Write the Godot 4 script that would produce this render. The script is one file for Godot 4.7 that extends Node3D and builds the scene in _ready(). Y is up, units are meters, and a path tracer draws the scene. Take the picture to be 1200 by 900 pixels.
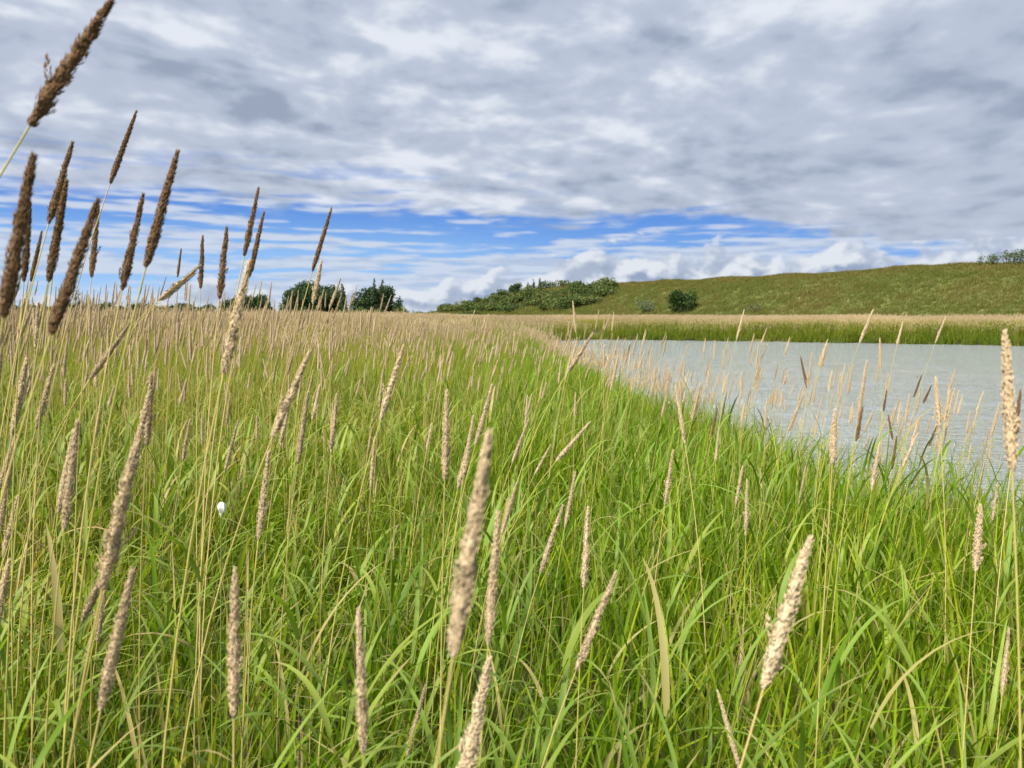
extends Node3D
# A tall seeding meadow on the bank of a pond, a grassy embankment behind, broken cloud above.

const CAM_H := 1.45
const PITCH := 5.3            # degrees down
const FOCAL := 864.0          # pixels of the 1200 x 900 photograph
const WATER_Y := -0.75
const EXPOSURE := 2.75
const VIEW_AZ := 46.0

var rng := RandomNumberGenerator.new()
var relief := FastNoiseLite.new()
var patchy := FastNoiseLite.new()
var pond := PackedVector2Array([Vector2(9, 3), Vector2(6.5, -0.5), Vector2(4.9, -2.6), Vector2(3.75, -4.6), Vector2(3.0, -6.6), Vector2(2.6, -9.4),
	Vector2(2.1, -16), Vector2(1.8, -26), Vector2(1.5, -40), Vector2(1.4, -56), Vector2(2.6, -64), Vector2(8, -68), Vector2(20, -63), Vector2(37, -54),
	Vector2(60, -44), Vector2(90, -30), Vector2(110, -5), Vector2(90, 25), Vector2(40, 30), Vector2(16, 14)])
var crest_a := Vector2(73, -106)
var crest_dir := Vector2(-0.5547, -0.8320)
var crest_out := Vector2(-0.8320, 0.5547)   # towards the pond
var M := {}
var heads: Array = []
var light_heads: Array = []
var leaf_meshes: Array = []
var used := {}


# ---------------------------------------------------------------- mesh helpers
class MB:
	var v := PackedVector3Array()
	var n := PackedVector3Array()
	var c := PackedColorArray()
	var idx := PackedInt32Array()

	func tube(points: Array, radii: Array, sides: int, color: Color) -> void:
		var start := v.size()
		var count := points.size()
		for i in count:
			var p: Vector3 = points[i]
			var t: Vector3 = (points[mini(i + 1, count - 1)] - points[maxi(i - 1, 0)]).normalized()
			var side := t.cross(Vector3(0.31, 0.17, 0.93)).normalized()
			var other := t.cross(side)
			for k in sides:
				var a := TAU * k / sides
				var o := side * cos(a) + other * sin(a)
				v.append(p + o * float(radii[i]))
				n.append(o)
				c.append(color)
		for i in count - 1:
			for k in sides:
				var a := start + i * sides + k
				var b := start + i * sides + (k + 1) % sides
				idx.append_array([a, a + sides, b, b, a + sides, b + sides])

	# a blade: three points across, the middle one set back, so that the blade is a shallow keel
	func blade(points: Array, widths: Array, side: Vector3, keel: float, color: Color, tip_color: Color) -> void:
		var start := v.size()
		var count := points.size()
		for i in count:
			var p: Vector3 = points[i]
			var t: Vector3 = (points[mini(i + 1, count - 1)] - points[maxi(i - 1, 0)]).normalized()
			var s := (side - t * side.dot(t)).normalized()
			var up := s.cross(t).normalized()
			var w: float = widths[i]
			var cc := color if i < count - 2 else tip_color
			v.append(p - s * w * 0.5)
			v.append(p - up * w * keel)
			v.append(p + s * w * 0.5)
			n.append((up + s * keel * 1.6).normalized())
			n.append(up)
			n.append((up - s * keel * 1.6).normalized())
			for k in 3:
				c.append(cc)
		for i in count - 1:
			for k in 2:
				var a := start + i * 3 + k
				idx.append_array([a, a + 3, a + 1, a + 1, a + 3, a + 4])

	func ribbon(points: Array, widths: Array, side: Vector3, color: Color) -> void:
		var start := v.size()
		var count := points.size()
		for i in count:
			var p: Vector3 = points[i]
			var t: Vector3 = (points[mini(i + 1, count - 1)] - points[maxi(i - 1, 0)]).normalized()
			var s := (side - t * side.dot(t)).normalized()
			var up := s.cross(t).normalized()
			for q in [-0.5, 0.5]:
				v.append(p + s * float(widths[i]) * q)
				n.append(up)
				c.append(color)
		for i in count - 1:
			var a := start + i * 2
			idx.append_array([a, a + 2, a + 1, a + 1, a + 2, a + 3])

	# a long double pyramid: a spikelet, a bud, a bract
	func spike(at: Vector3, dir: Vector3, length: float, width: float, sides: int, color: Color, belly := 0.4) -> void:
		var start := v.size()
		var s := dir.cross(Vector3(0.37, 0.21, 0.9)).normalized()
		var o := dir.cross(s)
		v.append(at)
		n.append(-dir)
		c.append(color)
		for k in sides:
			var a := TAU * k / sides
			var r := s * cos(a) + o * sin(a)
			v.append(at + dir * length * belly + r * width * 0.5)
			n.append(r)
			c.append(color)
		v.append(at + dir * length)
		n.append(dir)
		c.append(color)
		var last := start + sides + 1
		for k in sides:
			var a := start + 1 + k
			var b := start + 1 + (k + 1) % sides
			idx.append_array([start, a, b, last, b, a])

	func leaf_quad(at: Vector3, u: Vector3, w: Vector3, color: Color, nn: Vector3) -> void:
		var start := v.size()
		v.append_array([at - u, at - w * 0.5, at + u, at + w * 0.5])
		n.append_array([nn, nn, nn, nn])
		c.append_array([color, color, color, color])
		idx.append_array([start, start + 1, start + 2, start, start + 2, start + 3])

	func commit(material: Material) -> ArrayMesh:
		var a := []
		a.resize(Mesh.ARRAY_MAX)
		a[Mesh.ARRAY_VERTEX] = v
		a[Mesh.ARRAY_NORMAL] = n
		a[Mesh.ARRAY_COLOR] = c
		a[Mesh.ARRAY_INDEX] = idx
		var m := ArrayMesh.new()
		m.add_surface_from_arrays(Mesh.PRIMITIVE_TRIANGLES, a)
		m.surface_set_material(0, material)
		return m


func numbered(called: String) -> String:
	used[called] = used.get(called, -1) + 1
	return called if used[called] == 0 else "%s_%03d" % [called, used[called]]


func thing(called: String, label: String, category: String, at: Vector3, group := "") -> Node3D:
	var o := Node3D.new()
	o.name = numbered(called)
	add_child(o)
	o.position = at
	o.set_meta("label", label)
	o.set_meta("category", category)
	if group:
		o.set_meta("group", group)
	return o


func part(called: String, mesh: Mesh, parent: Node3D, at := Transform3D(), material: Material = null) -> MeshInstance3D:
	var o := MeshInstance3D.new()
	o.name = called
	o.mesh = mesh
	o.transform = at
	if material:
		o.material_override = material
	parent.add_child(o, true)
	return o


func structure(called: String, mesh: Mesh) -> MeshInstance3D:
	var o := part(called, mesh, self)
	o.set_meta("kind", "structure")
	return o


func many(called: String, mesh: Mesh, places: Array, tints: Array, parent: Node3D) -> void:
	if places.is_empty():
		return
	var mm := MultiMesh.new()
	mm.transform_format = MultiMesh.TRANSFORM_3D
	mm.use_colors = true
	mm.mesh = mesh
	mm.instance_count = places.size()
	for i in places.size():
		mm.set_instance_transform(i, places[i])
		mm.set_instance_color(i, tints[i])
	var o := MultiMeshInstance3D.new()
	o.name = called
	o.multimesh = mm
	o.set_meta("kind", "stuff")
	parent.add_child(o, true)


func stuff(called: String, label: String, category: String) -> Node3D:
	var o := thing(called, label, category, Vector3.ZERO)
	o.set_meta("kind", "stuff")
	return o


func noise(seed_: int, freq: float, octaves: int, kind := FastNoiseLite.TYPE_SIMPLEX_SMOOTH) -> FastNoiseLite:
	var f := FastNoiseLite.new()
	f.seed = seed_
	f.noise_type = kind
	f.frequency = freq
	f.fractal_type = FastNoiseLite.FRACTAL_FBM
	f.fractal_octaves = octaves
	return f


# ---------------------------------------------------------------- the lie of the land
func shore(x: float, z: float) -> float:
	# metres from the water's edge: above zero on land
	var p := Vector2(x, z)
	var best := 1e9
	var inside := false
	var count := pond.size()
	var j := count - 1
	for i in count:
		var a := pond[i]
		var b := pond[j]
		var ab := b - a
		var t := clampf((p - a).dot(ab) / ab.length_squared(), 0.0, 1.0)
		best = minf(best, p.distance_squared_to(a + ab * t))
		if (a.y > z) != (b.y > z) and x < (b.x - a.x) * (z - a.y) / (b.y - a.y) + a.x:
			inside = not inside
		j = i
	return -sqrt(best) if inside else sqrt(best)


func bank(x: float, z: float, s: float) -> float:
	var rough := relief.get_noise_2d(x * 1.0, z * 1.0) * 0.06
	if s < 0.0:
		return WATER_Y + maxf(s * 0.45, -1.2) + rough * 0.3
	var far := smoothstep(40.0, 54.0, -z)
	var t := clampf(s / lerpf(2.9, 6.0, far), 0.0, 1.0)
	return WATER_Y + (0.75 + 0.12 * far) * (t * (2.0 - t)) + rough + 0.28 * smoothstep(-1.2, -11.0, x) * smoothstep(150.0, 60.0, -z)


func hill(x: float, z: float) -> float:
	var p := Vector2(x, z) - crest_a
	var s := p.dot(crest_dir)
	var q := p.dot(crest_out)
	var t := clampf((q + 2.0) / 30.0, 0.0, 1.0)
	var across := 1.0 - t * t * (3.0 - 2.0 * t) * 0.55 - t * 0.45
	if q < -8.0:
		across = 1.0 - smoothstep(-8.0, -40.0, q)
	var tall := 9.45 * (1.0 - 0.97 * smoothstep(112.0, 205.0, s))
	return tall * across - 0.45 + relief.get_noise_2d(x * 0.25, z * 0.25) * 0.5 * across


func land(x: float, z: float) -> float:
	return maxf(bank(x, z, shore(x, z)), hill(x, z))


func ray(px: float, py: float) -> Vector3:
	var d := Vector3((px - 600.0) / FOCAL, -(py - 450.0) / FOCAL, -1.0)
	return d.rotated(Vector3.RIGHT, deg_to_rad(-PITCH))


func in_view(x: float, z: float, margin := 0.0) -> bool:
	return absf(rad_to_deg(atan2(x, -z))) < VIEW_AZ - 6.0 + margin


# ---------------------------------------------------------------- sky
var deck_n: FastNoiseLite
var deck_big: FastNoiseLite
var deck_fine: FastNoiseLite
var cum_n: FastNoiseLite
var streak_n: FastNoiseLite
var edge_n: FastNoiseLite
var sun_to: Vector3


func sky_color(az: float, e: float) -> Color:
	# az, e in degrees: linear light as it should look in the picture
	var ar := deg_to_rad(az)
	var er := deg_to_rad(e)
	var right := smoothstep(-10.0, 9.0, az) * (1.0 - smoothstep(150.0, 180.0, az)) + smoothstep(-150.0, -180.0, az) * 0.0
	var blue := Color(0.10, 0.27, 0.74).lerp(Color(0.30, 0.55, 0.93), smoothstep(9.0, 3.5, e) * lerpf(1.0, 0.6, right))
	blue = blue.lerp(Color(0.60, 0.76, 0.97), smoothstep(3.2, 0.0, e))
	var out := blue
	var qx := 57.3 * sin(ar)
	var qz := -57.3 * cos(ar)
	# thin streaks low down
	var st := streak_n.get_noise_3d(qx * 0.16, e * 2.6, qz * 0.16)
	var st2 := streak_n.get_noise_3d(qx * 0.5 + 40.0, e * 5.0, qz * 0.5)
	var st_a := smoothstep(-0.10, 0.34, st + st2 * 0.45 + lerpf(0.24, 0.20, right) + 0.30 * smoothstep(4.8, 3.6, e) * smoothstep(-26.0, -12.0, az) - 0.5 * smoothstep(4.8, 6.4, e) * smoothstep(-22.0, -8.0, az))
	st_a *= 0.9
	out = out.lerp(Color(0.63, 0.70, 0.83).lerp(Color(0.50, 0.585, 0.74), smoothstep(0.1, -0.25, st2)), st_a)
	# heaped clouds along the horizon
	var top := lerpf(1.5, 5.3, right) + 0.5 * edge_n.get_noise_2d(qx * 2.0, qz * 2.0)
	if e < top + 2.0:
		var yy := e * 1.55
		var n0 := cum_n.get_noise_3d(qx, yy, qz)
		var da := deg_to_rad(az - 0.5)
		var n1 := cum_n.get_noise_3d(57.3 * sin(da), yy + 1.0, -57.3 * cos(da))
		var dens := (top - e) * 0.42 + n0 * 1.25
		var a := smoothstep(0.0, 0.22, dens)
		var lit := clampf((n0 - n1) * 1.9 + 0.08 - 0.10 * smoothstep(3.5, 1.0, e), -0.5, 1.0)
		var core := smoothstep(0.0, 1.6, dens)
		var col := Color(0.52, 0.59, 0.72).lerp(Color(0.31, 0.385, 0.53), clampf(core * 0.95 - lit * 0.9, 0.0, 1.0))
		col = col.lerp(Color(0.80, 0.835, 0.89), clampf(lit * 1.5, 0.0, 0.9))
		col = col.lerp(Color(0.80, 0.85, 0.92), smoothstep(1.5, 0.2, e + n0 * 1.2) * 0.75)
		out = out.lerp(col, a * lerpf(0.9, 0.97, right))
	# the high deck: rolls seen from below, on a plane overhead
	if e > 5.0:
		var k := 1.0 / (sin(er) + 0.15)
		var px := cos(er) * sin(ar) * k
		var pz := -cos(er) * cos(ar) * k
		var wx := deck_big.get_noise_2d(px * 0.9, pz * 0.9)
		var wz := deck_big.get_noise_2d(px * 0.9 + 31.0, pz * 0.9 - 17.0)
		px += wx * 0.12
		pz += wz * 0.12
		var along := px * 0.85 - pz * 0.53
		var across := px * 0.53 + pz * 0.85
		var roll := deck_n.get_noise_2d(along * 1.5, across * 3.3)
		var lump := deck_n.get_noise_2d(px * 4.8 + 50.0, pz * 4.4)
		var fine := deck_fine.get_noise_2d(along * 1.0, across * 1.2)
		var big := deck_big.get_noise_2d(px * 0.8 + 9.0, pz * 0.8 + 4.0)
		var heap := cum_n.get_noise_3d(qx * 0.8 + 90.0, e * 1.9, qz * 0.8)
		var calm := smoothstep(-0.3, 1.9, px)
		var t := 0.57 + roll * lerpf(0.42, 0.22, calm) + lump * lerpf(0.36, 0.26, calm) + fine * lerpf(0.10, 0.05, calm) + heap * lerpf(0.42, 0.24, calm) + big * 0.30 - 0.16 * calm
		t += 0.10 * smoothstep(14.0, 8.0, e)
		var near_sun := maxf(0.0, Vector3(cos(er) * sin(ar), sin(er), -cos(er) * cos(ar)).dot(sun_to))
		t += 0.20 * pow(near_sun, 6.0)
		t = clampf(t, 0.0, 1.0)
		var col := Color(0.325, 0.385, 0.505).lerp(Color(0.495, 0.56, 0.69), smoothstep(0.05, 0.55, t))
		col = col.lerp(Color(0.78, 0.825, 0.905), smoothstep(0.52, 1.05, t))
		var border := lerpf(8.1, 7.1, smoothstep(-24.0, 10.0, az)) + edge_n.get_noise_2d(qx, qz) * 0.9 + fine * 0.8 + st * 0.9
		border -= 3.5 * smoothstep(14.0, 34.0, az) * (1.0 - smoothstep(150.0, 170.0, az))
		var a := smoothstep(border - 0.12, border + 0.95, e)
		var thin := smoothstep(12.5, 9.0, e) * (1.0 - right) * smoothstep(0.0, -0.45, st + fine * 0.6)
		a *= 1.0 - 0.5 * thin
		out = out.lerp(col, a)
	return out


func make_sky() -> ImageTexture:
	deck_n = noise(11, 0.95, 4)
	deck_n.fractal_gain = 0.48
	deck_big = noise(5, 0.8, 3)
	deck_fine = noise(23, 3.4, 4)
	cum_n = noise(31, 0.2, 5)
	cum_n.fractal_gain = 0.56
	streak_n = noise(47, 0.42, 4)
	edge_n = noise(53, 0.07, 4)
	var w := 1024
	var h := 512
	var coarse := PackedByteArray()
	coarse.resize(w * h * 3)
	var ground_c := Color(0.14, 0.17, 0.06)
	for y in h:
		var e := 90.0 - (y + 0.5) / h * 180.0
		for x in w:
			var col := ground_c if e < -1.0 else sky_color((x + 0.5) / w * 360.0 - 180.0, maxf(e, 0.02)).linear_to_srgb()
			var at := (y * w + x) * 3
			coarse[at] = clampi(int(col.r * 255.0 + 0.5), 0, 255)
			coarse[at + 1] = clampi(int(col.g * 255.0 + 0.5), 0, 255)
			coarse[at + 2] = clampi(int(col.b * 255.0 + 0.5), 0, 255)
	var img := Image.create_from_data(w, h, false, Image.FORMAT_RGB8, coarse)
	img.resize(4096, 2048, Image.INTERPOLATE_CUBIC)
	var fw := 1000
	var fh := 330
	var fine := PackedByteArray()
	fine.resize(fw * fh * 3)
	var x0 := 2048 - fw / 2
	var y0 := 1026 - fh
	for y in fh:
		var e := 90.0 - (y0 + y + 0.5) / 2048.0 * 180.0
		for x in fw:
			var col := sky_color((x0 + x + 0.5) / 4096.0 * 360.0 - 180.0, maxf(e, 0.02)).linear_to_srgb()
			var at := (y * fw + x) * 3
			fine[at] = clampi(int(col.r * 255.0 + 0.5), 0, 255)
			fine[at + 1] = clampi(int(col.g * 255.0 + 0.5), 0, 255)
			fine[at + 2] = clampi(int(col.b * 255.0 + 0.5), 0, 255)
	img.blit_rect(Image.create_from_data(fw, fh, false, Image.FORMAT_RGB8, fine), Rect2i(0, 0, fw, fh), Vector2i(x0, y0))
	# a panorama begins straight ahead: swap its halves
	var out := Image.create_empty(4096, 2048, false, Image.FORMAT_RGB8)
	out.blit_rect(img, Rect2i(2048, 0, 2048, 2048), Vector2i(0, 0))
	out.blit_rect(img, Rect2i(0, 0, 2048, 2048), Vector2i(2048, 0))
	return ImageTexture.create_from_image(out)


# ---------------------------------------------------------------- materials
func noise_texture(size: int, n: FastNoiseLite, ramp: Gradient = null) -> NoiseTexture2D:
	var t := NoiseTexture2D.new()
	t.width = size
	t.height = size
	t.seamless = true
	t.generate_mipmaps = false
	t.noise = n
	if ramp:
		t.color_ramp = ramp
	return t


func leafy(rough: float, spec: float, through: Color) -> StandardMaterial3D:
	var m := StandardMaterial3D.new()
	m.vertex_color_use_as_albedo = true
	m.roughness = rough
	m.metallic_specular = spec
	m.cull_mode = BaseMaterial3D.CULL_DISABLED
	m.backlight_enabled = true
	m.backlight = through.linear_to_srgb()
	return m


func make_materials() -> void:
	M.blade = leafy(0.5, 0.32, Color(0.75, 0.9, 0.2))
	M.stalk = leafy(0.6, 0.4, Color(0.1, 0.1, 0.05))
	M.head = leafy(0.9, 0.2, Color(0.35, 0.3, 0.2))
	M.head.albedo_color = Color(0.90, 0.86, 0.80).linear_to_srgb()
	M.crown = leafy(0.6, 0.3, Color(0.3, 0.4, 0.1))
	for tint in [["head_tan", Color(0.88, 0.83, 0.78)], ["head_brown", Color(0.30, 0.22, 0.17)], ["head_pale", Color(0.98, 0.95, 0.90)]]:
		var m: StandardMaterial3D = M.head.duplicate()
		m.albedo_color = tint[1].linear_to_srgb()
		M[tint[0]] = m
	var bark := leafy(0.9, 0.2, Color(0, 0, 0))
	bark.backlight_enabled = false
	M.bark = bark
	var soil := StandardMaterial3D.new()
	var g := Gradient.new()
	g.colors = PackedColorArray([Color(0.045, 0.04, 0.018).linear_to_srgb(), Color(0.10, 0.10, 0.035).linear_to_srgb(), Color(0.18, 0.15, 0.075).linear_to_srgb()])
	g.offsets = PackedFloat32Array([0.2, 0.55, 0.85])
	soil.albedo_texture = noise_texture(1024, noise(3, 0.02, 6), g)
	soil.uv1_triplanar = true
	soil.uv1_world_triplanar = true
	soil.uv1_scale = Vector3(0.31, 0.31, 0.31)
	soil.roughness = 0.95
	M.soil = soil
	var turf := StandardMaterial3D.new()
	var g2 := Gradient.new()
	g2.colors = PackedColorArray([Color(0.075, 0.10, 0.024).linear_to_srgb(), Color(0.125, 0.145, 0.036).linear_to_srgb(), Color(0.20, 0.17, 0.07).linear_to_srgb()])
	g2.offsets = PackedFloat32Array([0.25, 0.55, 0.85])
	turf.albedo_texture = noise_texture(1024, noise(8, 0.012, 7), g2)
	turf.uv1_triplanar = true
	turf.uv1_world_triplanar = true
	turf.uv1_scale = Vector3(0.07, 0.07, 0.07)
	turf.roughness = 0.95
	M.turf = turf
	var water := StandardMaterial3D.new()
	water.albedo_color = Color(0.23, 0.26, 0.27).linear_to_srgb()
	water.roughness = 0.10
	water.metallic_specular = 0.5
	water.heightmap_enabled = true
	var ripple := noise(77, 0.014, 5)
	ripple.fractal_gain = 0.55
	water.heightmap_texture = noise_texture(2048, ripple)
	water.heightmap_scale = 13.0
	water.uv1_scale = Vector3(0.09, 0.27, 1.0)
	M.water = water


# ---------------------------------------------------------------- grass pieces
func green(kind := 0) -> Color:
	var r := rng.randf()
	var c: Color
	if r < 0.55:
		c = Color(0.185, 0.265, 0.014)
	elif r < 0.80:
		c = Color(0.275, 0.310, 0.022)
	elif r < 0.95:
		c = Color(0.115, 0.190, 0.014)
	else:
		c = Color(0.40, 0.33, 0.14)
	if kind == 1 and r < 0.8:
		c = c.lerp(Color(0.23, 0.30, 0.10), 0.5)
	var k := rng.randf_range(0.82, 1.18)
	return Color(c.r * k, c.g * k, c.b * k)


func straw() -> Color:
	var k := rng.randf_range(0.88, 1.1)
	return Color(0.64 * k, 0.555 * k, 0.40 * k).lerp(Color(0.48 * k, 0.37 * k, 0.24 * k), rng.randf() * 0.6)


# a blade that leaves its foot at a given tilt and bends over under its weight
func bend(foot: Vector3, yaw: float, tilt: float, curl: float, length: float, steps: int) -> Array:
	var pts := [foot]
	var p := foot
	for i in steps:
		var t := float(i) / steps
		var a := tilt + curl * pow(t, 1.3)
		p += Vector3(sin(a) * cos(yaw), cos(a), sin(a) * sin(yaw)) * (length / steps)
		pts.append(p)
	return pts


func blade_widths(steps: int, w: float) -> Array:
	var out := []
	for i in steps + 1:
		var t := float(i) / steps
		out.append(w * maxf(0.03, minf(1.0, 0.55 + t * 2.2) * pow(1.0 - t, 0.62)))
	return out


func add_blade(mb: MB, foot: Vector3, tall: float, wide: float, steps: int) -> void:
	var facing := rng.randf() * TAU
	var length := tall * rng.randf_range(0.6, 1.15)
	var curl := rng.randf_range(0.05, 0.75) if rng.randf() < 0.84 else rng.randf_range(0.8, 2.2)
	var pts := bend(foot, facing, rng.randf_range(0.02, 0.30), curl, length, steps)
	var side := Vector3(-sin(facing), 0, cos(facing)).rotated(Vector3.UP, rng.randf_range(-0.8, 0.8))
	var col := green()
	mb.blade(pts, blade_widths(steps, wide * rng.randf_range(0.7, 1.3)), side, 0.16, col, col if rng.randf() < 0.8 else Color(0.36, 0.29, 0.13))


func add_shoot(mb: MB, foot: Vector3, leaves: int, tall: float, droop: float) -> void:
	var yaw := rng.randf() * TAU
	var stem := bend(foot, yaw, rng.randf_range(0.02, 0.16), rng.randf_range(0.0, 0.25), tall, 6)
	var rad := []
	for i in 7:
		rad.append(0.0026 - 0.0002 * i)
	mb.tube(stem, rad, 4, green())
	for i in leaves:
		var t := (i + 0.6 + rng.randf() * 0.4) / leaves
		var f := t * 5.99
		var k := int(f)
		var at: Vector3 = stem[k].lerp(stem[k + 1], f - k)
		yaw += PI + rng.randf_range(-0.7, 0.7)
		var steps := 8
		var pts := bend(at, yaw, rng.randf_range(0.35, 0.85) * (1.0 - 0.4 * t), rng.randf_range(0.7, 2.1) * droop, rng.randf_range(0.20, 0.40), steps)
		var side := Vector3(-sin(yaw), rng.randf_range(-0.25, 0.25), cos(yaw)).normalized()
		var col := green(1)
		mb.blade(pts, blade_widths(steps, rng.randf_range(0.010, 0.018) * (1.35 if rng.randf() < 0.25 else 1.0)), side, 0.13, col, col if rng.randf() < 0.7 else Color(0.36, 0.29, 0.13))


func add_litter(mb: MB, foot: Vector3) -> void:
	var yaw := rng.randf() * TAU
	var pts := bend(foot, yaw, rng.randf_range(0.3, 1.2), rng.randf_range(0.2, 1.2), rng.randf_range(0.25, 0.5), 5)
	mb.blade(pts, blade_widths(5, rng.randf_range(0.003, 0.008)), Vector3(-sin(yaw), 0, cos(yaw)), 0.1, Color(0.36, 0.28, 0.14).lerp(Color(0.20, 0.14, 0.07), rng.randf()), Color(0.36, 0.27, 0.13))


func square(half: float) -> Vector3:
	return Vector3(rng.randf_range(-half, half), -0.04, rng.randf_range(-half, half))


# a metre of meadow
func near_tile(blades: int, shoots: int, litter: int, tall: float) -> ArrayMesh:
	var mb := MB.new()
	for i in blades:
		add_blade(mb, square(0.5), tall, 0.0128, 7)
	for i in shoots:
		add_shoot(mb, square(0.5), 6, tall * rng.randf_range(0.62, 1.0), rng.randf_range(0.7, 1.3))
	for i in litter:
		add_litter(mb, square(0.5))
	for i in litter / 2:   # stalks that have lost or not yet shown their heads
		var lean := rng.randf_range(0.02, 0.25)
		mb.tube(bend(square(0.5), rng.randf_range(-1.2, 1.2), lean * 0.5, lean, tall * rng.randf_range(0.9, 1.35), 6), [0.0019, 0.0018, 0.0017, 0.0016, 0.0014, 0.0012, 0.0008], 4, stalk_color())
	return mb.commit(M.blade)


func upright_tuft(count: int, spread: float, tall: float) -> ArrayMesh:
	var mb := MB.new()
	for i in count:
		add_blade(mb, square(spread * 0.5), tall, 0.008, 7)
	return mb.commit(M.blade)


func far_tile(count: int, half: float, tall: float, wide: float, steps: int, palette: int) -> ArrayMesh:
	var mb := MB.new()
	for i in count:
		var facing := rng.randf() * TAU
		var pts := bend(square(half), facing, rng.randf_range(0.02, 0.35), rng.randf_range(0.1, 1.4), tall * rng.randf_range(0.6, 1.15), steps)
		var col := green()
		if palette == 1:   # the embankment: rougher, drier
			var r := rng.randf()
			col = Color(0.125, 0.145, 0.034) if r < 0.5 else (Color(0.155, 0.165, 0.045) if r < 0.84 else Color(0.20, 0.17, 0.075))
		mb.ribbon(pts, blade_widths(steps, wide * rng.randf_range(0.7, 1.3)), Vector3(-sin(facing), 0, cos(facing)), col)
	return mb.commit(M.blade)


# a dense seed head, foot at the origin, 0.17 m tall: a lumpy core under a coat of fine spikelets
func seed_head(count: int, loose: float, ragged: float) -> ArrayMesh:
	var mb := MB.new()
	var lumps := noise(rng.randi() % 1000, 1.0, 2)
	var body := func(t: float, az: float) -> float:
		var r := 0.0068 * minf(1.0, 0.42 + t * 3.2) * pow(maxf(0.0, 1.0 - pow(t, 1.9)), 0.62) + 0.0006
		return r * maxf(0.4, 1.0 + ragged * 1.9 * lumps.get_noise_3d(t * 7.0, cos(az) * 0.8, sin(az) * 0.8))
	var start := mb.v.size()
	for i in 22:
		var t := i / 21.0
		for k in 7:
			var az := TAU * k / 7.0
			var o := Vector3(cos(az), 0, -sin(az))
			mb.v.append(o * body.call(t, az) * 0.74 + Vector3(0, t * 0.165, 0))
			mb.n.append(o)
			mb.c.append(straw())
	for i in 21:
		for k in 7:
			var a := start + i * 7 + k
			var b := start + i * 7 + (k + 1) % 7
			mb.idx.append_array([a, a + 7, b, b, a + 7, b + 7])
	for i in count:
		var t := rng.randf()
		var az := rng.randf() * TAU
		var o := Vector3(cos(az), 0, -sin(az))
		var at: Vector3 = o * body.call(t, az) * rng.randf_range(0.55, 0.92) + Vector3(0, t * 0.162, 0)
		mb.spike(at, (Vector3.UP + o * rng.randf_range(0.05, 0.42)).normalized(), rng.randf_range(0.0050, 0.0090), rng.randf_range(0.0008, 0.0014), 3, straw())
	for i in int(loose):   # side tufts standing off near the foot
		var az := rng.randf() * TAU
		var o := Vector3(cos(az), 0, -sin(az))
		var foot := Vector3(0, rng.randf_range(0.004, 0.05), 0) + o * 0.002
		var dir := (Vector3.UP + o * rng.randf_range(0.3, 0.55)).normalized()
		var reach := rng.randf_range(0.022, 0.036)
		for k in 36:
			var f := rng.randf()
			var a2 := rng.randf() * TAU
			var o2 := Vector3(cos(a2), 0, sin(a2))
			mb.spike(foot + dir * reach * f + o2 * 0.0024 * sin(PI * f), (dir + o2 * 0.25).normalized(), 0.006, 0.0019, 3, straw())
	return mb.commit(M.head)


# a lighter one for stalks farther off
func plain_head(mb: MB, at: Vector3, dir: Vector3, length: float, fat: float) -> void:
	var s := dir.cross(Vector3(0.3, 0.1, 0.9)).normalized()
	var o := dir.cross(s)
	var col := straw()
	for k in 16:
		var t := k / 16.0
		var a := k * 2.4 + rng.randf()
		var body := sin(PI * (0.16 + t * 0.78))
		var r := s * cos(a) + o * sin(a)
		var kk := rng.randf_range(0.8, 1.2)
		mb.spike(at + dir * length * t * 0.80 + r * 0.0028 * fat * body, (dir + r * 0.16).normalized(), length * 0.24, 0.0066 * fat * (0.45 + 0.6 * body), 3, Color(col.r * kk, col.g * kk, col.b * kk), 0.5)


func stalk_color() -> Color:
	return Color(0.36, 0.36, 0.08).lerp(Color(0.50, 0.39, 0.16), rng.randf())


func stalk_patch(count: int, spread: float, tall: float, fat: float) -> ArrayMesh:
	var mb := MB.new()
	for i in count:
		var a := rng.randf() * TAU
		var foot := square(spread)
		var lean := rng.randf_range(0.0, 0.22)
		var pts := bend(foot, rng.randf_range(-1.0, 1.0), lean * 0.4, lean + (0.5 if rng.randf() < 0.12 else 0.0), tall * rng.randf_range(0.74, 1.08), 5)
		mb.tube(pts, [0.0016 * fat, 0.0015 * fat, 0.0013 * fat, 0.0011 * fat, 0.0009 * fat, 0.0007 * fat], 3, stalk_color())
		plain_head(mb, pts[5], (pts[5] - pts[4]).normalized(), rng.randf_range(0.11, 0.18), fat)
	return mb.commit(M.head)


# one whole stalk of the meadow for the middle distance
func one_stalk(tall: float) -> ArrayMesh:
	var mb := MB.new()
	var lean := rng.randf_range(0.0, 0.25)
	var pts := bend(Vector3(0, -0.03, 0), rng.randf_range(-0.9, 0.9), lean * 0.4, lean, tall, 7)
	mb.tube(pts, [0.0017, 0.0016, 0.0015, 0.0014, 0.0012, 0.001, 0.0009, 0.0007], 4, stalk_color())
	var dir: Vector3 = (pts[7] - pts[6]).normalized()
	var src: ArrayMesh = heads[rng.randi() % heads.size()]
	var arr := src.surface_get_arrays(0)
	var turn := Basis(Quaternion(Vector3.UP, dir)) * Basis.from_scale(Vector3.ONE * rng.randf_range(0.75, 1.05))
	var base := mb.v.size()
	for p in arr[Mesh.ARRAY_VERTEX]:
		mb.v.append(pts[7] + turn * p)
	for p in arr[Mesh.ARRAY_NORMAL]:
		mb.n.append((turn * p).normalized())
	mb.c.append_array(arr[Mesh.ARRAY_COLOR])
	for i in arr[Mesh.ARRAY_INDEX]:
		mb.idx.append(base + i)
	return mb.commit(M.head)


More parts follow.
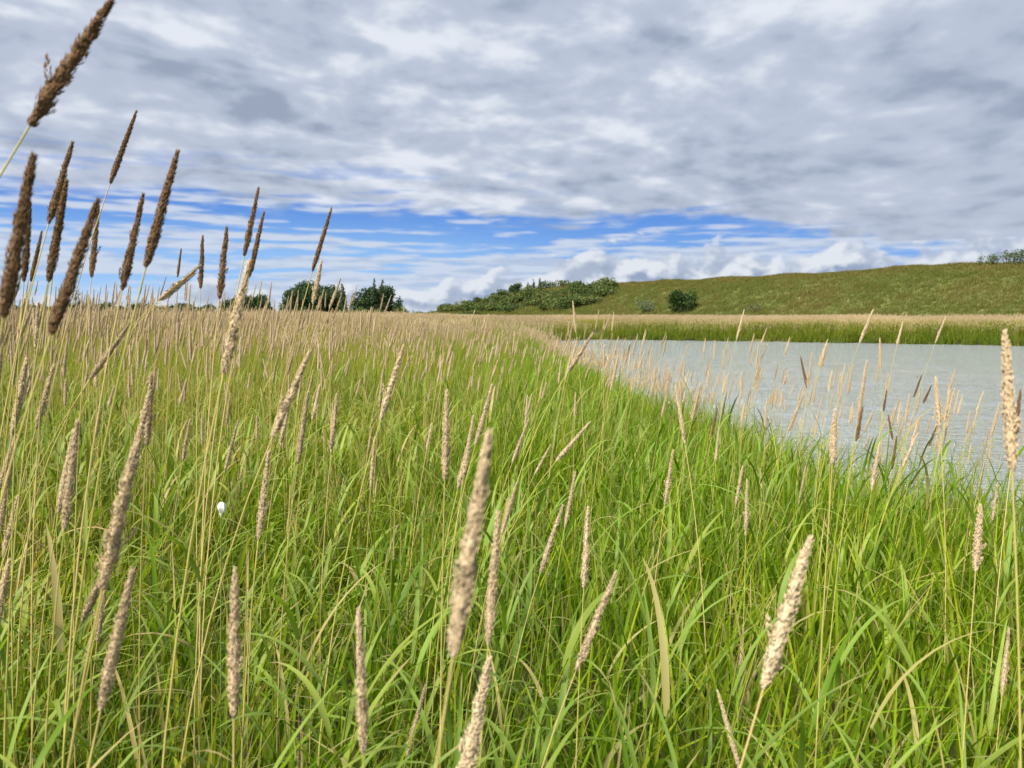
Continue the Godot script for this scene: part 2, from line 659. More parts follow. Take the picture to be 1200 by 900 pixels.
# one stalk as a thing of its own: stem, seed head, leaves
func stalk_thing(foot: Vector3, head_foot: Vector3, head_dir: Vector3, head_len: float, fat: float, tint: String, label: String, group: String, leaves: int) -> Node3D:
	var t := thing("seeding_grass_stalk", label, "grass stalk", foot, group)
	var mid := head_foot - head_dir * (head_foot.y - foot.y) * 0.45
	var pts := []
	var radii := []
	var steps := 10
	for i in steps + 1:
		var f := float(i) / steps
		var a := foot.lerp(mid, f)
		var b := mid.lerp(head_foot, f)
		pts.append(a.lerp(b, f) - foot)
		radii.append(lerpf(0.0021, 0.0010, f) * (0.6 + 0.4 * fat))
	pts[0] -= Vector3(0, 0.03, 0)
	var mb := MB.new()
	mb.tube(pts, radii, 6, stalk_color())
	part("stem", mb.commit(M.stalk), t)
	var k := head_len / 0.17
	var turn := Basis(Quaternion(Vector3.UP, head_dir)) * Basis(Vector3.UP, rng.randf() * TAU) * Basis.from_scale(Vector3(fat, k, fat))
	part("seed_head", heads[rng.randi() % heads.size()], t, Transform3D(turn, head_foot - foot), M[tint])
	for i in leaves:
		var f := rng.randf_range(0.25, 0.62)
		var n := int(f * steps)
		var yaw := rng.randf() * TAU
		part("leaf", leaf_meshes[rng.randi() % leaf_meshes.size()], t, Transform3D(Basis(Vector3.UP, yaw) * Basis.from_scale(Vector3.ONE * rng.randf_range(0.8, 1.2)), pts[n]))
	return t


# ---------------------------------------------------------------- trees and bushes
func crown_mesh(lobes: Array, per_m2: float, leaf: float, colors: Array) -> ArrayMesh:
	# lobes: [centre, radii, pointed]; leaf clumps spread through the outer half of each lobe
	var mb := MB.new()
	for l in lobes:
		var r: Vector3 = l[1]
		var count := int(per_m2 * 4.0 * PI * pow(r.x * r.y * r.z, 2.0 / 3.0))
		for i in count:
			var d := Vector3(rng.randfn(), rng.randfn(), rng.randfn()).normalized()
			var k := pow(rng.randf_range(0.25, 1.0), 0.5) * (1.0 + 0.16 * relief.get_noise_3d(d.x * 9.0 + l[0].x * 7.0, d.y * 9.0, d.z * 9.0 + l[0].z * 5.0) * 2.0)
			var p := d * k
			if l[2]:   # pointed: narrower towards the top
				var up := (p.y + 1.0) * 0.5
				var shrink := lerpf(1.15, 0.08, clampf(up, 0.0, 1.0))
				p.x *= shrink
				p.z *= shrink
			var at: Vector3 = l[0] + p * r
			var u := Vector3(rng.randfn(), rng.randfn() * 0.7, rng.randfn()).normalized() * leaf * rng.randf_range(0.5, 1.2)
			var w := u.cross(Vector3(rng.randfn(), rng.randfn(), rng.randfn()).normalized()).normalized() * leaf * rng.randf_range(0.6, 1.1)
			var col: Color = colors[rng.randi() % colors.size()]
			var kk := rng.randf_range(0.7, 1.3)
			mb.leaf_quad(at, u, w, Color(col.r * kk, col.g * kk, col.b * kk), w.cross(u).normalized())
	return mb.commit(M.crown)


func trunk_mesh(tall: float, r: float, limbs: int) -> ArrayMesh:
	var mb := MB.new()
	var col := Color(0.10, 0.08, 0.06)
	mb.tube([Vector3(0, -0.3, 0), Vector3(0.05, tall * 0.35, 0.02), Vector3(-0.05, tall * 0.7, 0.05), Vector3(0, tall * 0.95, 0)], [r, r * 0.75, r * 0.4, r * 0.08], 7, col)
	for i in limbs:
		var f := rng.randf_range(0.25, 0.7)
		var a := rng.randf() * TAU
		var out_ := Vector3(cos(a), 0.9, sin(a)) * tall * 0.22
		mb.tube([Vector3(0, tall * f, 0), Vector3(0, tall * f, 0) + out_ * 0.6, Vector3(0, tall * f, 0) + out_ * 1.1 + Vector3(0, tall * 0.06, 0)], [r * 0.35, r * 0.2, r * 0.05], 5, col)
	return mb.commit(M.bark)


const DARK := [Color(0.042, 0.078, 0.032), Color(0.056, 0.098, 0.036), Color(0.034, 0.062, 0.030)]
const MID := [Color(0.060, 0.092, 0.024), Color(0.075, 0.112, 0.028), Color(0.044, 0.072, 0.02)]
const SCRUB := [Color(0.090, 0.122, 0.030), Color(0.112, 0.142, 0.036), Color(0.066, 0.098, 0.025), Color(0.13, 0.13, 0.055)]
const SAGE := [Color(0.11, 0.145, 0.08), Color(0.14, 0.175, 0.10), Color(0.08, 0.11, 0.06)]


func tree(called: String, at: Vector3, tall: float, wide: float, form: String, colors: Array, label: String, group: String, leaf := 0.32) -> void:
	var t := thing(called, label, "tree", at, group)
	part("trunk", trunk_mesh(tall * (0.95 if form == "spire" else 0.8), tall * 0.022, 6), t)
	var lobes := []
	if form == "spire":
		for i in 7:
			var f := i / 6.0
			lobes.append([Vector3(rng.randf_range(-0.08, 0.08) * wide, tall * (0.16 + 0.7 * f), rng.randf_range(-0.08, 0.08) * wide), Vector3(wide * 0.5 * (1.0 - 0.75 * f), tall * 0.14, wide * 0.5 * (1.0 - 0.75 * f)), true])
	else:
		for i in 22:
			var a := rng.randf() * TAU
			var f := rng.randf_range(0.10, 0.82)
			var r := sqrt(rng.randf()) * wide * 0.34 * sin(PI * (0.15 + 0.75 * f))
			var s := wide * rng.randf_range(0.17, 0.28)
			lobes.append([Vector3(cos(a) * r, tall * f, sin(a) * r), Vector3(s, s * rng.randf_range(0.7, 1.1), s), false])
		lobes.append([Vector3(0, tall * 0.86, 0), Vector3(wide * 0.18, tall * 0.14, wide * 0.18), false])
	part("crown", crown_mesh(lobes, 5.0 if leaf > 0.25 else 9.0, leaf, colors), t)


func bush(called: String, at: Vector3, tall: float, wide: float, colors: Array, label: String, group: String, leaf := 0.22, density := 9.0) -> void:
	var t := thing(called, label, "bush", at, group)
	var mb := MB.new()
	for i in 5:
		var a := rng.randf() * TAU
		mb.tube([Vector3(0, -0.2, 0), Vector3(cos(a) * wide * 0.12, tall * 0.3, sin(a) * wide * 0.12), Vector3(cos(a) * wide * 0.3, tall * 0.7, sin(a) * wide * 0.3)], [0.06, 0.04, 0.012], 5, Color(0.10, 0.08, 0.06))
	part("branches", mb.commit(M.bark), t)
	var lobes := []
	for i in 7:
		var a := rng.randf() * TAU
		var r := sqrt(rng.randf()) * wide * 0.32
		var s := wide * rng.randf_range(0.16, 0.26)
		lobes.append([Vector3(cos(a) * r, tall * rng.randf_range(0.28, 0.72), sin(a) * r), Vector3(s, minf(s, tall * 0.42) * rng.randf_range(0.8, 1.1), s), false])
	part("crown", crown_mesh(lobes, density, leaf, colors), t)


# where the line of sight through a pixel first meets the embankment
func on_hill(px: float, py: float) -> Vector3:
	var d := ray(px, py)
	var at := 70.0
	while at < 330.0:
		var p := Vector3(0, CAM_H, 0) + d * at
		if p.y <= hill(p.x, p.z):
			return Vector3(p.x, hill(p.x, p.z), p.z)
		at += 0.5
	var q := Vector3(0, CAM_H, 0) + d * 190.0
	return Vector3(q.x, hill(q.x, q.z), q.z)


func on_crest(px: float) -> Vector3:
	var d := ray(px, 335.0)
	var k := d.x / -d.z
	var s := -(crest_a.x + k * crest_a.y) / (crest_dir.x + k * crest_dir.y)
	var p := crest_a + crest_dir * s - crest_out * 1.0
	return Vector3(p.x, hill(p.x, p.y), p.y)


func at_depth(px: float, depth: float) -> Vector3:
	var d := ray(px, 370.0)
	var p := d * (depth / -d.z)
	return Vector3(p.x, land(p.x, p.z), p.z)


# ---------------------------------------------------------------- the scene
func _ready() -> void:
	rng.seed = 20240
	relief.seed = 4
	relief.frequency = 0.22
	relief.fractal_octaves = 4
	patchy = noise(91, 0.05, 3)
	var t0 := Time.get_ticks_msec()

	# camera: a phone's wide lens at eye level, with its slight blur close by
	var cam := Camera3D.new()
	cam.name = "camera"
	add_child(cam)
	cam.position = Vector3(0, CAM_H, 0)
	cam.rotation_degrees = Vector3(-PITCH, 0, 0)
	var lens := CameraAttributesPhysical.new()
	lens.frustum_focal_length = 12.0 / (450.0 / FOCAL)
	lens.frustum_near = 0.05
	lens.frustum_far = 4000.0
	lens.frustum_focus_distance = 3.2
	lens.exposure_aperture = lens.frustum_focal_length / 3.6
	cam.attributes = lens
	cam.fov = rad_to_deg(2.0 * atan(450.0 / FOCAL))
	cam.near = 0.05
	cam.far = 4000.0
	cam.current = true

	# the sun behind thin cloud, high over the left shoulder
	var sun := DirectionalLight3D.new()
	sun.name = "sun"
	add_child(sun)
	sun_to = Vector3(-0.42, 0.74, 0.46).normalized()
	sun.look_at_from_position(Vector3.ZERO, -sun_to, Vector3.UP)
	sun.light_energy = 1.2
	sun.light_color = Color(1.0, 0.965, 0.90)
	sun.light_angular_distance = 20.0
	sun.shadow_enabled = true

	var env := Environment.new()
	env.background_mode = Environment.BG_SKY
	var pano := PanoramaSkyMaterial.new()
	pano.panorama = make_sky()
	pano.energy_multiplier = 1.0 / EXPOSURE
	env.sky = Sky.new()
	env.sky.sky_material = pano
	env.tonemap_mode = Environment.TONE_MAPPER_LINEAR
	env.tonemap_exposure = EXPOSURE
	env.sdfgi_enabled = true
	env.ssao_enabled = true
	env.ssil_enabled = true
	var we := WorldEnvironment.new()
	we.name = "environment"
	we.environment = env
	add_child(we)
	print("sky ", Time.get_ticks_msec() - t0)

	make_materials()
	make_ground()
	print("ground ", Time.get_ticks_msec() - t0)
	make_far_plants()
	print("trees ", Time.get_ticks_msec() - t0)
	make_grass()
	print("grass ", Time.get_ticks_msec() - t0)
	make_stalks()
	make_flower()
	print("stalks ", Time.get_ticks_msec() - t0)


func axis(lo: float, hi: float, fine_lo: float, fine_hi: float, step: float, grow: float) -> Array:
	var out := []
	var x := fine_lo
	while x <= fine_hi:
		out.append(x)
		x += step
	var s := step
	while x < hi:
		s *= grow
		out.append(x)
		x += s
	out.append(hi)
	x = fine_lo
	s = step
	while true:
		s *= grow
		x -= s
		if x <= lo:
			break
		out.push_front(x)
	out.push_front(lo)
	return out


func sheet(xs: Array, zs: Array, height: Callable, material: Material) -> ArrayMesh:
	var v := PackedVector3Array()
	var n := PackedVector3Array()
	var idx := PackedInt32Array()
	var uv := PackedVector2Array()
	for z in zs:
		for x in xs:
			v.append(Vector3(x, height.call(x, z), z))
			uv.append(Vector2(x, z))
	n.resize(v.size())
	var w := xs.size()
	for j in zs.size():
		for i in w:
			var l := v[j * w + maxi(i - 1, 0)]
			var r := v[j * w + mini(i + 1, w - 1)]
			var u := v[maxi(j - 1, 0) * w + i]
			var d := v[mini(j + 1, zs.size() - 1) * w + i]
			n[j * w + i] = (d - u).cross(r - l).normalized()
	for j in zs.size() - 1:
		for i in w - 1:
			var a := j * w + i
			idx.append_array([a, a + 1, a + w, a + 1, a + w + 1, a + w])
	var arr := []
	arr.resize(Mesh.ARRAY_MAX)
	arr[Mesh.ARRAY_VERTEX] = v
	arr[Mesh.ARRAY_NORMAL] = n
	arr[Mesh.ARRAY_TEX_UV] = uv
	arr[Mesh.ARRAY_INDEX] = idx
	var m := ArrayMesh.new()
	m.add_surface_from_arrays(Mesh.PRIMITIVE_TRIANGLES, arr)
	m.surface_set_material(0, material)
	return m


func make_ground() -> void:
	var xs := axis(-2500, 2500, -6, 10, 0.25, 1.16)
	var zs := axis(-2500, 2500, -14, 4, 0.3, 1.10)
	structure("ground", sheet(xs, zs, func(x, z): return bank(x, z, shore(x, z)), M.soil))
	# the embankment, on a grid that follows its crest
	var v := PackedVector3Array()
	var idx := PackedInt32Array()
	var ns := 160
	var nq := 46
	for i in ns:
		for j in nq:
			var s := -150.0 + i * 2.5
			var q := -42.0 + j * 1.6
			var p := crest_a + crest_dir * s + crest_out * q
			v.append(Vector3(p.x, hill(p.x, p.y), p.y))
	for i in ns - 1:
		for j in nq - 1:
			var a := i * nq + j
			idx.append_array([a, a + 1, a + nq, a + 1, a + nq + 1, a + nq])
	var st := SurfaceTool.new()
	st.begin(Mesh.PRIMITIVE_TRIANGLES)
	st.set_smooth_group(0)
	for k in idx.size() / 3:
		for c in [0, 2, 1]:
			st.add_vertex(v[idx[k * 3 + c]])
	st.index()
	st.generate_normals()
	st.set_material(M.turf)
	structure("hill", st.commit())
	# pond: long low swell as geometry, ripples as relief
	var swell := noise(66, 0.35, 3)
	var wx := axis(-1, 130, 0, 14, 0.22, 1.06)
	var wz := axis(-75, 40, -24, 2, 0.16, 1.05)
	structure("pond_water", sheet(wx, wz, func(x, z): return WATER_Y + 0.03 * swell.get_noise_2d(x * 0.9, z * 2.6), M.water))


func make_far_plants() -> void:
	# the clump of trees beyond the meadow
	var g := "trees beyond the meadow"
	var broad := "broad dark green tree in the clump beyond the tan meadow"
	var spire := "narrow pointed dark tree in the clump beyond the tan meadow"
	for a in [[344, 200, 7.4, 9.0], [358, 205, 10.0, 11.0], [372, 204, 9.4, 10.0], [388, 208, 9.4, 9.0], [427, 204, 8.4, 8.0], [438, 208, 9.0, 8.0], [449, 207, 8.8, 9.0]]:
		tree("broadleaf_tree", at_depth(a[0], a[1]), a[2] + 0.6, a[3], "round", DARK, broad, g, 0.4)
	for a in [[402, 200, 9.6, 5.0], [439, 203, 10.9, 4.5], [448, 204, 10.9, 5.0], [458, 206, 8.2, 6.0]]:
		tree("spire_tree", at_depth(a[0], a[1]), a[2] + 0.8, a[3], "spire", DARK, spire, g, 0.36)
	tree("small_tree", at_depth(467, 205), 6.8, 3.6, "round", DARK, "small dark tree at the hill end of the clump", "", 0.36)
	for a in [[271, 240, 6.0, 8.0], [286, 235, 7.6, 8.0], [303, 238, 7.2, 9.0], [312, 240, 5.6, 6.0]]:
		tree("distant_tree", at_depth(a[0], a[1]), a[2] + 0.5, a[3], "round", DARK, "low dark distant tree standing apart from the main clump", "low distant trees", 0.42)
	for i in 16:
		tree("hedgerow_tree", at_depth(-60 + i * 20 + rng.randf_range(-5, 5), 260), rng.randf_range(3.6, 5.6), rng.randf_range(7, 11), "round", DARK, "dark hedgerow tree low on the horizon behind seed heads", "hedgerow along the horizon", 0.45)
	tree("young_tree", at_depth(92, 150), 6.6, 2.6, "round", MID, "thin young tree rising alone above the hedgerow", "", 0.26)
	for i in 9:
		bush("willow_bush", at_depth(398 + i * 13 + rng.randf_range(-4, 4), 170), rng.randf_range(2.2, 3.2), rng.randf_range(4.5, 6.5), SCRUB, "low olive bush at the foot of the dark tree clump", "low bushes below the trees", 0.28, 6.0)
	# scrub on the left end of the embankment
	for i in 160:
		var px := rng.randf_range(470, 715)
		var lo := 366.0
		var hi := lerpf(362.0, 334.0, smoothstep(490.0, 625.0, px))
		if px > 660:
			lo = lerpf(365.0, 352.0, (px - 660) / 55.0)
		var at := on_hill(px, rng.randf_range(hi + 1.0, lo))
		var olive := rng.randf() < 0.6
		var tall := rng.randf_range(1.2, 2.2)
		var where := "near the crest" if at.y > 5.5 else ("low on the slope" if at.y < 2.0 else "half way up")
		bush("scrub_bush", at, tall, rng.randf_range(3.6, 6.6), SCRUB if olive else MID, "%s %s scrub bush in the hill thicket, %s" % ["tall" if tall > 1.7 else "low", "olive" if olive else "dark green", where], "scrub thicket on the hill", 0.27, 5.0)
	for a in [[597, 334, 2.6, 3.0], [603, 334, 3.0, 3.0]]:
		tree("crest_tree", on_crest(a[0]), a[2], a[3], "round", DARK, "pair of small rounded trees on the hill crest", "rounded trees on the crest", 0.24)
	for a in [[615, 333, 3.0], [622, 333, 3.4], [629, 333, 3.6]]:
		tree("crest_conifer", on_crest(a[0]), a[2], 1.9, "spire", DARK, "small pointed dark tree in the row on the hill crest", "pointed trees on the crest", 0.22)
	tree("lone_conifer", on_crest(677), 2.2, 1.6, "spire", DARK, "single tiny pointed tree on the crest above the scrub", "", 0.2)
	bush("reddish_bush", on_crest(701), 1.6, 1.5, [Color(0.22, 0.14, 0.09), Color(0.17, 0.12, 0.08)], "reddish brown leafless looking bush on the hill crest", "", 0.12, 12.0)
	bush("dark_bush", on_hill(798, 367), 4.3, 7.0, [Color(0.026, 0.056, 0.013), Color(0.036, 0.072, 0.017), Color(0.02, 0.044, 0.012)], "round dark green bush alone on the grassy slope", "", 0.22, 12.0)
	bush("grey_bush", on_hill(758, 366), 2.4, 6.0, SAGE, "low grey green bush beside the round dark bush", "", 0.16, 8.0)
	bush("faded_bush", on_hill(885, 366), 1.5, 4.0, [Color(0.15, 0.14, 0.08), Color(0.12, 0.13, 0.07)], "low faded bush at the foot of the open slope", "", 0.14, 6.0)
	for a in [[1160, 306, 2.0, 3.0], [1174, 305, 2.5, 3.4], [1187, 304, 2.7, 3.6], [1201, 304, 2.4, 3.6], [1218, 303, 2.3, 3.6]]:
		bush("crest_bush", on_crest(a[0]), a[2], a[3], SAGE, "grey green bush in the clump on the high end of the crest", "bushes on the high crest", 0.17, 9.0)
	tree("crest_sapling", on_crest(1144), 1.9, 1.2, "round", SAGE, "thin sapling beside the bushes on the high crest", "", 0.12)


func tilt_to_wind(amount: float) -> Basis:
	return Basis(Vector3(rng.randf_range(-0.35, 0.35), 0, -1).normalized(), amount)


# a basis that follows the slope of the ground, its upright kept upright
func sloped(x: float, z: float, half: float, turn: float, size: Vector3) -> Transform3D:
	var y := bank(x, z, shore(x, z))
	var sx := (bank(x + half, z, shore(x + half, z)) - bank(x - half, z, shore(x - half, z))) / (2.0 * half)
	var sz := (bank(x, z + half, shore(x, z + half)) - bank(x, z - half, shore(x, z - half))) / (2.0 * half)
	var lean := rng.randf_range(0.0, 0.16)
	var b := Basis(Vector3(1, sx, 0), Vector3(lean, 1, rng.randf_range(-0.05, 0.05)), Vector3(0, sz, 1)) * Basis(Vector3.UP, turn) * Basis.from_scale(size)
	return Transform3D(b, Vector3(x, y, z))


func meadow_tint(x: float, z: float) -> Color:
	var tone := patchy.get_noise_2d(x * 7.0, z * 7.0) + 0.5 * patchy.get_noise_2d(x * 1.5 + 70.0, z * 1.5)
	var c := Color(1, 1, 1).lerp(Color(1.28, 1.10, 1.2), clampf(tone * 1.3, 0.0, 1.0)).lerp(Color(0.86, 0.97, 0.85), clampf(-tone * 1.3, 0.0, 1.0))
	var wet := smoothstep(-1.8, 1.0, x)
	if z < -40.0 and x > 2.5:   # the far bank is drier and duller
		c = Color(c.r * 1.0, c.g * 0.76, c.b * 1.4)
	return Color(c.r * lerpf(1.0, 0.88, wet), c.g * lerpf(1.0, 1.03, wet), c.b * lerpf(1.05, 0.88, wet))


func make_grass() -> void:
	var lists := {}
	var meshes := {}
	var put := func(key: String, t: Transform3D, c: Color) -> void:
		if not lists.has(key):
			lists[key] = [[], []]
		lists[key][0].append(t)
		lists[key][1].append(c)
	meshes.leafy_meadow = []
	meshes.upright_meadow = []
	meshes.bank_tufts = []
	meshes.middle_meadow = []
	meshes.bank_patches = []
	meshes.far_meadow = []
	for i in 9:
		meshes.leafy_meadow.append(near_tile(380, 56, 46, 0.74))
		meshes.upright_meadow.append(near_tile(520, 22, 24, 0.80))
	for i in 6:
		meshes.bank_tufts.append(upright_tuft(14, 0.2, 0.85))
	for i in 7:
		meshes.middle_meadow.append(far_tile(2000, 1.0, 0.80, 0.012, 4, 0))
	for i in 5:
		meshes.bank_patches.append(far_tile(70, 0.22, 0.85, 0.016, 4, 0))
	for i in 6:
		meshes.far_meadow.append(far_tile(3800, 3.0, 0.82, 0.036, 3, 0))
	# [from, to, tile, kinds, clear of the water]
	for band in [[-2.0, 9.0, 1.0, "near", 0.62], [9.0, 35.0, 2.0, "middle_meadow", 1.15], [35.0, 173.0, 6.0, "far_meadow", 3.2]]:
		var cell: float = band[2]
		var zi: float = -band[0] - cell * 0.5
		while zi > -band[1]:
			var reach := absf(zi) * 0.98 + cell * 0.5 + 3.0
			var xi := -ceilf(reach / cell) * cell
			while xi < reach:
				var x := xi + rng.randf_range(-0.04, 0.04) * cell
				var z := zi + rng.randf_range(-0.04, 0.04) * cell
				xi += cell
				if shore(x, z) < band[4]:
					continue
				if hill(x, z) > 0.9:
					continue
				var kind: String = band[3]
				if kind == "near":
					kind = "upright_meadow" if rng.randf() < smoothstep(-1.3, 0.9, x + patchy.get_noise_2d(x * 12.0, z * 12.0) * 1.6) else "leafy_meadow"
				var k: int = rng.randi() % meshes[kind].size()
				var tall := rng.randf_range(0.88, 1.12) * (1.0 + 0.18 * patchy.get_noise_2d(x * 10.0 + 20.0, z * 10.0))
				put.call("%s:%d" % [kind, k], sloped(x, z, 0.3, floorf(rng.randf() * 4.0) * PI / 2.0 + rng.randf_range(-0.2, 0.2), Vector3(1.06, tall, 1.06)), meadow_tint(x, z))
			zi -= cell
	# the strip along the water, in smaller pieces
	for strip in [[0.0, 9.3, 0.13, "bank_tufts", 0.9, 1.0], [9.0, 35.5, 0.30, "bank_patches", 1.9, 1.1], [35.0, 95.0, 0.60, "bank_patches", 5.5, 1.9]]:
		var cell: float = strip[2]
		for i in pond.size() - 1:
			var a := pond[i]
			var b := pond[i + 1]
			var out_ := (b - a).orthogonal().normalized()
			if shore(((a + b) * 0.5 + out_).x, ((a + b) * 0.5 + out_).y) < 0.0:
				out_ = -out_
			var along := int((b - a).length() / cell)
			var deep := int(strip[4] / cell) + 1
			for u in along:
				for w in deep:
					var p: Vector2 = a.lerp(b, (u + rng.randf()) / along) + out_ * (-0.14 * strip[5] + (w + rng.randf()) * cell)
					var d := p.length()
					if d < strip[0] or d >= strip[1] or not in_view(p.x, p.y, 6.0):
						continue
					var s := shore(p.x, p.y)
					if s > strip[4] or s < -0.2 * strip[5] * (0.4 + patchy.get_noise_2d(p.x * 20.0, p.y * 20.0)):
						continue
					var k: int = rng.randi() % meshes[strip[3]].size()
					var tint := meadow_tint(p.x, p.y)
					var sc := rng.randf_range(0.75, 1.15)
					put.call("%s:%d" % [strip[3], k], Transform3D(tilt_to_wind(rng.randf_range(0.0, 0.26)) * Basis(Vector3.UP, rng.randf() * TAU) * Basis.from_scale(Vector3(strip[5], sc, strip[5])), Vector3(p.x, bank(p.x, p.y, s), p.y)), Color(tint.r * 0.85, tint.g * 0.97, tint.b * 0.8))
	var g := stuff("meadow_grass", "dense green grass leaves covering the meadow and pond banks", "grass")
	for key in lists:
		var nm: PackedStringArray = key.split(":")
		many(nm[0], meshes[nm[0]][int(nm[1])], lists[key][0], lists[key][1], g)
	# rough grass of the embankment
	var rough := []
	for i in 8:
		rough.append(far_tile(330, 0.9, 0.55, 0.038, 3, 1))
	var places := []
	var tints := []
	for k in 8:
		places.append([])
		tints.append([])
	for i in 152:
		for j in 26:
			var s := -55.0 + (i + rng.randf_range(-0.2, 0.2)) * 1.6
			var q := -10.0 + (j + rng.randf_range(-0.2, 0.2)) * 1.6
			var p := crest_a + crest_dir * s + crest_out * q
			if not in_view(p.x, p.y, 3.0):
				continue
			var y := hill(p.x, p.y)
			if y < -0.3:
				continue
			var n1 := patchy.get_noise_2d(p.x * 1.3, p.y * 1.3)
			var n2 := patchy.get_noise_2d(p.x * 5.0 + 60.0, p.y * 5.0)
			var dry := clampf(0.22 + n1 * 0.9 + n2 * 0.7 + 0.7 * smoothstep(7.2, 9.0, y), 0.0, 1.0)
			var c := Color(0.82, 0.90, 0.60).lerp(Color(1.12, 0.92, 0.90), dry)
			var k := rng.randi() % 8
			var sx := (hill(p.x + 0.8, p.y) - hill(p.x - 0.8, p.y)) / 1.6
			var sz := (hill(p.x, p.y + 0.8) - hill(p.x, p.y - 0.8)) / 1.6
			var b := Basis(Vector3(1, sx, 0), Vector3(rng.randf_range(0.0, 0.2), 1, 0), Vector3(0, sz, 1)) * Basis(Vector3.UP, rng.randf() * TAU) * Basis.from_scale(Vector3(1.1, rng.randf_range(0.7, 1.2) + 0.6 * n2, 1.1))
			places[k].append(Transform3D(b, Vector3(p.x, y, p.y)))
			tints[k].append(c)
	var hg := stuff("hillside_grass", "rough olive grass with dry brown patches on the embankment", "grass")
	for k in 8:
		many("rough_grass", rough[k], places[k], tints[k], hg)


